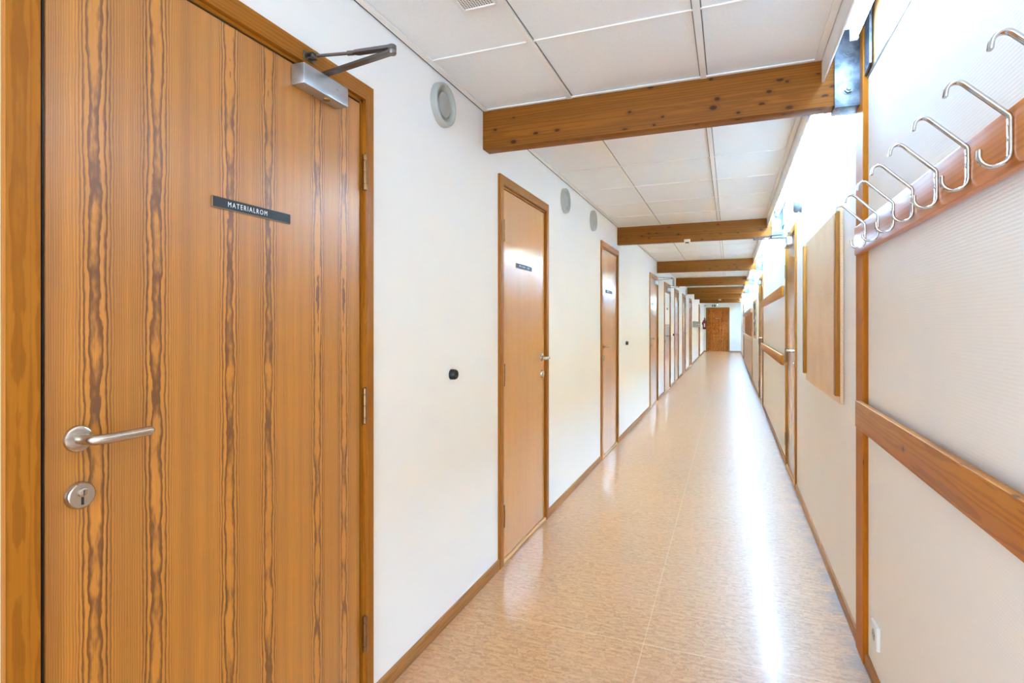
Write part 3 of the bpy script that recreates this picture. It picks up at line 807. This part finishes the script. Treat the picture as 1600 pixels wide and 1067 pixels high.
# ------------------------------------------------------------------ fluorescent tubes in the trough
tx, tz = 0.432, 2.392
ordw = ['nearest', 'second', 'third', 'fourth', 'fifth', 'sixth', 'farthest']
lamp0 = thing('fluorescent_lamp', (tx, 0, tz), 'lit fluorescent tube', 'light', 'fluorescent tubes above the right wall')
b = MB().tube([(tx, 0.0, tz), (tx, 1.50, tz)], 0.0150, 16); b.build('tube', 'tube', parent=lamp0)
for y in (-0.008, 1.508):
    h = MB(); s1 = 1 if y > 1 else -1
    h.lathe([(0, 0.0), (0.0155, 0.0), (0.0155, 0.012), (0.0, 0.012)], (tx, y - s1 * 0.010, tz), (0, s1, 0), 16)
    h.box(tx - 0.013, tx + 0.013, y, y + s1 * 0.022, tz - 0.020, tz + 0.034, bev=0.002)
    h.build('holder', 'white_plastic', parent=lamp0)
for hy_ in (0.25, 1.25): MB().box(tx - 0.006, tx + 0.006, hy_ - 0.012, hy_ + 0.012, tz + 0.079, 2.6205).build('hanger', 'white', parent=lamp0)
MB().box(tx - 0.030, tx + 0.030, -0.05, 1.55, tz + 0.034, tz + 0.080, grain=1, bev=0.003).build('batten', 'white', parent=lamp0)
first = True
for i, (a, c) in reversed(list(enumerate(bays))):
    if i == 0: starts = [c - 3.42, c - 1.68]
    elif i == 7: starts = [a + 0.13, a + 1.86]
    else: starts = [a + 0.13, a + 1.86]
    for j, y in enumerate(starts):
        o = lamp0 if first else copy_tree(lamp0); first = False
        o.location.y = y
        if i == 0:
            tb = [q for q in o.children if q.name.startswith('tube')][0]
            tb.data = tb.data.copy(); tb.data.materials[0] = M['tube_dimmed']
        if i == 0: o['label'] = ['lit fluorescent tube above right wall, above the viewpoint', 'lit fluorescent tube ending just before the nearest beam bracket'][j]
        elif i == 7: o['label'] = 'lit fluorescent tube beyond the farthest beam, %s one' % ('nearer' if j == 0 else 'farther')
        else: o['label'] = 'lit fluorescent tube between the %s and %s beams, %s one' % (ordw[i - 1], ordw[i], 'nearer' if j == 0 else 'farther')

# ------------------------------------------------------------------ wall vents on the left
def make_vent(y, z, label):
    root = thing('air_vent', (XL, y, z - 0.0925), label, 'air vent', 'round vents on the left wall')
    MB().lathe([(0.0, 0.002), (0.060, 0.002), (0.062, 0.006), (0.070, 0.017), (0.077, 0.026), (0.081, 0.029), (0.085, 0.029), (0.0895, 0.026), (0.092, 0.018), (0.0925, 0.0)], (XL, y, z), (1, 0, 0), 48).build('rim', 'vent_grey', parent=root)
    MB().lathe([(0.0, 0.0205), (0.045, 0.0205), (0.051, 0.018), (0.053, 0.013), (0.050, 0.010), (0, 0.010)], (XL, y, z), (1, 0, 0), 40).build('disc', 'vent_grey', parent=root)
    MB().lathe([(0.0105, 0.003), (0.0105, 0.012), (0, 0.012)], (XL, y, z), (1, 0, 0), 14).build('stem', 'dark_steel', parent=root)
    return root
v0 = make_vent(2.128, 2.252, 'round grey vent high between MATERIALROM door and second door')
for y, z, lab in ((4.04, 2.235, 'round grey vent beyond second left door, nearer of the pair'), (4.96, 2.245, 'round grey vent before third left door, farther of the pair'),
                  (12.62, 2.235, 'round grey vent high between fifth and sixth left doors'), (16.55, 2.23, 'round grey vent high just beyond seventh left door')):
    c = copy_tree(v0); c.location = (XL, y, z - 0.0925); c['label'] = lab

# rubber wall stops
def make_stop(y, z, label):
    root = thing('door_stop', (XL, y, z - 0.023), label, 'door stop', 'rubber door stops on the left wall')
    MB().lathe([(0.0235, 0.0), (0.0235, 0.004), (0.0225, 0.020), (0.019, 0.027), (0.014, 0.0285), (0.008, 0.0265), (0.0065, 0.020), (0.0, 0.020)], (XL, y, z), (1, 0, 0), 30).build('bumper', 'black', parent=root)
    MB().lathe([(0.0062, 0.0195), (0.0055, 0.0222), (0.0, 0.0228)], (XL, y, z), (1, 0, 0), 14).build('screw', 'chrome', parent=root)
    return root
s0 = make_stop(2.222, 1.088, 'round black rubber stop between MATERIALROM door and second door')
for y, lab in ((6.72, 'small black rubber stop just beyond the striped third door'), (12.66, 'small rubber stop between fifth and sixth left doors')):
    c = copy_tree(s0); c.location.y = y; c['label'] = lab

# ceiling grille
root = thing('ceiling_grille', (-0.78, 1.53, ZC - 0.012), 'small perforated white air grille in near left ceiling', 'grille')
b = MB(); gx0, gx1, gy0, gy1 = -0.848, -0.7195, 1.30, 1.712; zb = ZC - 0.008; e = 0.014
b.box(gx0, gx0 + e, gy0, gy1, zb, ZC + 0.008, bev=0.002); b.box(gx1 - e * .5, gx1, gy0, gy1, zb, ZC + 0.008, bev=0.002)
b.box(gx0 + e, gx1 - e * .5, gy1 - e * .6, gy1, zb, ZC + 0.008, bev=0.002); b.box(gx0 + e, gx1 - e * .5, gy0, gy0 + e, zb, ZC + 0.008, bev=0.002)
b.build('rim', 'white', parent=root)
MB().box(gx0 + e, gx1 - e * .5, gy0 + e, gy1 - e * .6, zb + 0.003, ZC + 0.006).build('perforated_plate', 'perf', parent=root)

# ------------------------------------------------------------------ right wall: coat rack with hooks
RB0 = XR - 0.0175      # board back (on the post face)
def make_rack():
    root = thing('coat_rack', (XR, 1.5, 1.58), 'varnished coat rack with chrome hooks on near right wall', 'coat rack')
    b = MB(); b.box(RB0 - 0.0225, RB0 - 0.0005, 0.42, 2.535, 1.580, 1.690, grain=1, bev=0.004, seg=3, uo=0.02)
    # packers behind the board
    b.box(RB0, XR, 0.5, 0.56, 1.60, 1.67, grain=1)
    b.build('board', 'rack', parent=root)
    xf = RB0 - 0.0225
    # hook profile in (x,z): from J tip, round the bottom, up the plate, out on the arm and over the curl
    P = lambda a, c: (xf - a, c)
    pts = []
    jr = 0.022; jz = 1.610
    tip = (0.048, 1.618)
    pts.append((0.0465, 1.6165))
    for i in range(0, 10):
        a = math.radians(-15 - i * 150 / 9)      # round bottom, centre (0.0245, 1.609)
        pts.append((0.0250 + 0.0222 * math.cos(a), 1.6085 + 0.0222 * math.sin(a)))
    pts.append((0.0025, 1.612)); pts.append((0.0025, 1.668))
    pts.append((0.0045, 1.6735))
    pts.append((0.068, 1.737))
    cr = 0.0155; cc = (0.068 + cr * math.sin(PI / 4), 1.737 - cr * math.cos(PI / 4) )
    for i in range(1, 9):
        a = math.radians(135 - i * 130 / 8)
        pts.append((cc[0] + cr * math.cos(a), cc[1] + cr * math.sin(a)))
    # close the curl: end tip pointing down
    e = pts[-1]
    pts.append((e[0] + 0.0012, e[1] - 0.010))
    sect = []
    hw, ht, ch = 0.0066, 0.0030, 0.0012
    for sx, sz in ((1, -1), (1, 1), (-1, 1), (-1, -1)):
        if sx * sz < 0: sect += [(sx * (hw - ch), sz * ht), (sx * hw, sz * (ht - ch))] if sx > 0 else [(sx * (hw - ch), sz * ht), (sx * hw, sz * (ht - ch))]
        else: sect += [(sx * hw, sz * (ht - ch)), (sx * (hw - ch), sz * ht)]
    # order the octagon by angle
    sect = sorted(sect, key=lambda q: math.atan2(q[1] / ht, q[0] / hw))
    yb = 1.030
    t = MB()
    # frame: side is along Y, up lies in the X-Z plane
    bmv = bmesh.new(); n = len(pts); rings = []
    W = [Vector((xf - a, 0, c)) for a, c in pts]
    for i, p in enumerate(W):
        d = (W[min(i + 1, n - 1)] - W[max(i - 1, 0)]).normalized()
        side = Vector((0, 1, 0)); up = side.cross(d).normalized()
        rings.append([bmv.verts.new(p + side * a + up * c + Vector((0, yb, 0))) for a, c in sect])
    for A, B in zip(rings, rings[1:]):
        for i in range(len(sect)):
            j = (i + 1) % len(sect); bmv.faces.new((A[i], A[j], B[j], B[i]))
    bmv.faces.new(rings[0][::-1]); bmv.faces.new(rings[-1])
    bmesh.ops.recalc_face_normals(bmv, faces=bmv.faces); bmv.normal_update()
    t._take(bmv, 2, 0, 0)
    h = t.build('hook', 'chrome', parent=root, sharp=50)
    for z in (1.632, 1.656):
        MB().lathe([(0, 0.0022), (0.0022, 0.0020), (0.0036, 0.0006), (0.0038, -0.001)], (xf - 0.0049, yb, z), (-1, 0, 0), 14).build('screw', 'steel', parent=h)
    for k in range(1, 8):
        c = copy_tree(h, root); c.location.y += 0.186 * k
    for k in range(1, 3):
        c = copy_tree(h, root); c.location.y -= 0.186 * k
    return root
make_rack()

def rail(y0, y1, z0, z1, label, t=0.022, mat='rail', name='wall_rail', pack=True):
    b = MB()
    b.box(RB0 - t, RB0 - 0.0005, y0, y1, z0, z1, grain=1, bev=0.0025, seg=2, uo=random.random(), vo=random.random() * 5)
    if pack:
        for yy in (y0 + 0.25, y1 - 0.25):
            b.box(RB0 - 0.001, XR, yy - 0.02, yy + 0.02, z0 + 0.02, z1 - 0.02, grain=1)
    o = b.build(name, mat)
    tag(o, label, 'rail', 'wooden rails on the right wall'); return o
rail(-1.6, 2.520, 0.912, 1.014, 'knotty chair rail on near right wall below the coat rack')
rail(5.86, 9.66, 1.575, 1.678, 'upper empty board rail between the two nearest right doors')
rail(5.86, 9.66, 0.925, 1.020, 'lower board rail between the two nearest right doors')

# socket outlet
root = thing('wall_socket', (XR, 2.395, 0.15), 'white power socket low on the near right wall', 'socket')
sy, sz, sw = 2.352, 0.192, 0.042
MB().box(XR - 0.012, XR, sy - sw, sy + sw, sz - sw, sz + sw, bev=0.003, seg=3).build('plate', 'white_plastic', parent=root)
MB().lathe([(0.0205, 0.0), (0.0205, 0.0012), (0.0185, 0.0014), (0.0175, -0.0), (0.0165, 0.0004), (0, 0.0004)], (XR - 0.012, sy, sz), (-1, 0, 0), 30).build('recess', 'vent_grey', parent=root)
b = MB()
for dy in (-0.0095, 0.0095): b.lathe([(0, 0.0009), (0.0025, 0.0009), (0.0025, 0.0)], (XR - 0.012, sy + dy, sz), (-1, 0, 0), 10)
b.build('pin_holes', 'dark', parent=root)

# notice board
root = thing('notice_board', (XR, 3.6, 0.93), 'bare particle board panel with side battens on right wall', 'notice board')
ny0, ny1 = 2.985, 4.235
MB().box(XR - 0.016, XR - 0.002, ny0, ny1, 0.938, 1.858, grain=2, bev=0.001, seg=1).build('panel', 'chip', parent=root)
MB().box(XR - 0.036, XR - 0.016, ny0 - 0.004, ny0 + 0.046, 0.975, 1.840, grain=2, bev=0.002, uo=.3).build('batten', 'casing', parent=root)
MB().box(XR - 0.036, XR - 0.016, ny1 - 0.042, ny1 + 0.006, 0.985, 1.835, grain=2, bev=0.002, uo=.7).build('batten', 'casing', parent=root)
MB().box(XR - 0.003, XR, ny0 + 0.1, ny1 - 0.1, 1.0, 1.8).build('backing', 'dark', parent=root)

# alarm bell
root = thing('alarm_bell', (XR, 4.66, 2.145), 'round grey alarm bell high on right wall above notice board', 'alarm bell')
MB().lathe([(0.058, 0.0), (0.058, 0.014), (0.056, 0.016), (0.0, 0.016)], (XR, 4.66, 2.203), (-1, 0, 0), 36).build('base', 'bell', parent=root)
MB().lathe([(0.0, 0.016), (0.050, 0.016), (0.050, 0.020), (0.059, 0.021), (0.060, 0.034), (0.056, 0.046), (0.046, 0.053), (0.0, 0.055)], (XR, 4.66, 2.203), (-1, 0, 0), 36).build('dome', 'bell', parent=root)

# dark framed print beyond the second right door
root = thing('picture_frame', (XR, 12.4, 1.05), 'tall dark framed print beyond second right door', 'picture')
b = MB(); y0, y1, z0, z1 = 11.85, 13.2, 1.03, 1.80
for q in ((y0, y0 + .05, z0, z1), (y1 - .05, y1, z0, z1), (y0 + .05, y1 - .05, z0, z0 + .05), (y0 + .05, y1 - .05, z1 - .05, z1)): b.box(XR - 0.025, XR, *q)
b.build('frame', 'locker', parent=root)
MB().box(XR - 0.012, XR, y0 + .05, y1 - .05, z0 + .05, z1 - .05).build('print', 'photo', parent=root)
b = MB(); rnd = random.Random(3)
for i in range(9):
    yy = y0 + 0.1 + rnd.random() * 1.05; zz = z0 + 0.1 + rnd.random() * 0.5
    b.box(XR - 0.0135, XR - 0.0121, yy, yy + 0.09, zz, zz + 0.06)
b.build('photos', 'paper', parent=root)

# board wainscot with rails
root = thing('wainscot', (XR, 17.7, 0), 'board wainscot with two rails on far right wall', 'wainscot')
y0, y1 = 14.1, 21.6
b = MB(); y = y0; k = 0
while y < y1 - 0.1:
    b.box(XR - 0.020, XR, y + 0.004, min(y + 0.93, y1) - 0.004, 0.02, 0.935, grain=2, bev=0.003, uo=k * .37); y += 0.9375; k += 1
b.build('lower_boards', 'locker', parent=root)
b = MB(); y = y0; k = 0
while y < y1 - 0.1:
    b.box(XR - 0.012, XR, y + 0.03, min(y + 0.62, y1), 0.99, 1.60, grain=2, uo=k * .37); y += 0.9375; k += 1
b.build('upper_boards', 'post', parent=root)
for z0, z1 in ((0.93, 1.02), (1.585, 1.685)):
    MB().box(XR - 0.055, XR, y0 - 0.1, y1, z0, z1, grain=1, bev=0.003).build('rail', 'locker', parent=root)

# white vertical pipes
for y, lab in ((14.6, 'thin white pipe above the wainscot, nearer one'), (16.1, 'thin white pipe above the wainscot, farther one')):
    o = MB().tube([(XR - 0.02, y, 1.69), (XR - 0.02, y, 2.25)], 0.019, 12).build('wall_pipe', 'white'); tag(o, lab, 'pipe', 'white pipes on the right wall')

# ------------------------------------------------------------------ far-end fittings
# movement sensors on beams
def sensor(x0, x1, z0, z1, y, label):
    root = thing('motion_sensor', ((x0 + x1) / 2, y, z0), label, 'sensor', 'white sensors on the beams')
    MB().box(x0, x1, y - 0.035, y + 0.001, z0, z1, bev=0.004).build('housing', 'white_plastic', parent=root)
    MB().box(x0 + 0.012, x1 - 0.012, y - 0.0365, y - 0.034, z0 + 0.012, z0 + 0.026).build('lens', 'sign_grey', parent=root)
sensor(-0.448, -0.386, 2.150, 2.206, BEAM_Y[1], 'small white motion sensor on lower edge of second beam')
sensor(-0.42, -0.33, 2.285, 2.335, BEAM_Y[6], 'small white motion sensor on the farthest beam')
# exit sign hanging before the end wall
root = thing('exit_sign', (-0.545, YE - 0.5, 2.21), 'small green lit exit sign above the far door', 'exit sign')
MB().box(-0.585, -0.505, YE - 0.52, YE - 0.48, 2.21, 2.34, bev=0.003).build('housing', 'green', parent=root)
b = MB()
b.lathe([(0.012, 0), (0, 0.001)], (-0.545, YE - 0.5205, 2.285), (0, -1, 0), 12); b.box(-0.56, -0.53, YE - 0.5215, YE - 0.5201, 2.245, 2.272); b.box(-0.57, -0.552, YE - 0.5215, YE - 0.5201, 2.225, 2.245); b.box(-0.536, -0.52, YE - 0.5215, YE - 0.5201, 2.225, 2.245)
b.build('symbol', 'exit_lit', parent=root)
MB().tube([(-0.545, YE - 0.5, 2.34), (-0.545, YE - 0.5, ZC)], 0.008, 8).build('rod', 'white', parent=root)
# emergency spot lamp over the door
root = thing('emergency_lamp', (-0.72, YE, 2.16), 'black emergency lamp with white face over the far door', 'lamp')
MB().box(-0.80, -0.64, YE - 0.07, YE, 2.165, 2.255, bev=0.01, seg=3).build('housing', 'black', parent=root)
MB().lathe([(0.032, 0.0), (0.030, 0.006), (0, 0.010)], (-0.73, YE - 0.07, 2.21), (0, -1, 0), 18).build('face', 'white_plastic', parent=root)
MB().box(-0.615, -0.575, YE - 0.02, YE, 2.18, 2.25).build('label_plate', 'vent_grey', parent=root)
# fire extinguisher on the left wall
ey = 26.3; ex = XL + 0.11
root = thing('fire_extinguisher', (ex, ey, 1.10), 'red fire extinguisher hung on left wall near far door', 'fire extinguisher')
MB().lathe([(0, 1.10), (0.07, 1.10), (0.08, 1.12), (0.08, 1.44), (0.065, 1.49), (0.03, 1.52), (0.03, 1.54), (0, 1.54)], (ex, ey, 0), (0, 0, 1), 24).build('cylinder', 'red', parent=root)
b = MB(); b.box(ex - 0.02, ex + 0.02, ey - 0.02, ey + 0.02, 1.54, 1.60); b.box(ex - 0.015, ex + 0.015, ey - 0.12, ey + 0.02, 1.60, 1.615); b.build('valve', 'black', parent=root)
b = MB(); b.tube([(ex, ey - 0.02, 1.57), (ex + 0.05, ey - 0.07, 1.56), (ex + 0.085, ey - 0.075, 1.48), (ex + 0.09, ey - 0.06, 1.25)], 0.012, 8, up=(0.3, 1, 0.1)); b.build('hose', 'black', parent=root)
MB().box(ex - 0.025, ex + 0.025, ey - 0.0815, ey - 0.079, 1.2, 1.36).build('label_plate', 'paper', parent=root)
b = MB(); b.box(XL, ex - 0.078, ey - 0.03, ey + 0.03, 1.3, 1.42); b.build('bracket', 'black', parent=root)
# steel shelf on left wall
root = thing('steel_shelf', (XL, 21.0, 1.24), 'grey steel shelf unit on far left wall before last door', 'shelf')
MB().box(XL + 0.001, XL + 0.10, 19.6, 22.9, 1.30, 1.33, bev=0.003).build('board', 'grey_steel', parent=root)
b = MB(); b.box(XL + 0.001, XL + 0.10, 19.6, 22.9, 1.24, 1.26); b.build('rail', 'grey_steel', parent=root)
for y in (19.6, 21.2, 22.86):
    MB().box(XL, XL + 0.095, y, y + 0.03, 1.22, 1.42).build('bracket', 'grey_steel', parent=root)

# ------------------------------------------------------------------ world, camera, view
wd = bpy.data.worlds.new('world'); scene.world = wd; wd.use_nodes = True
wd.node_tree.nodes['Background'].inputs[0].default_value = (0.02, 0.02, 0.02, 1)
wd.node_tree.nodes['Background'].inputs[1].default_value = 1.0
cam = bpy.data.cameras.new('camera'); co = bpy.data.objects.new('camera', cam); COL.objects.link(co)
co.location = (0, 0, CAMZ); co.rotation_euler = (PI / 2, 0, math.radians(21.296))
cam.sensor_width = 36.0; cam.lens = 873 / 1600 * 36.0
cam.shift_y = (507 - 533.5) / 1600.0
cam.clip_start = 0.05; cam.clip_end = 200
scene.camera = co
vs = scene.view_settings
scene.display_settings.display_device = 'sRGB'
vs.view_transform = 'Standard'; vs.look = 'None'; vs.gamma = 1.0; vs.use_curve_mapping = False
vs.exposure = 2.48
cy = scene.cycles
cy.max_bounces = 14; cy.diffuse_bounces = 10; cy.glossy_bounces = 5
cy.sample_clamp_indirect = 8.0
cy.use_denoising = True
cy.caustics_reflective = False; cy.caustics_refractive = False
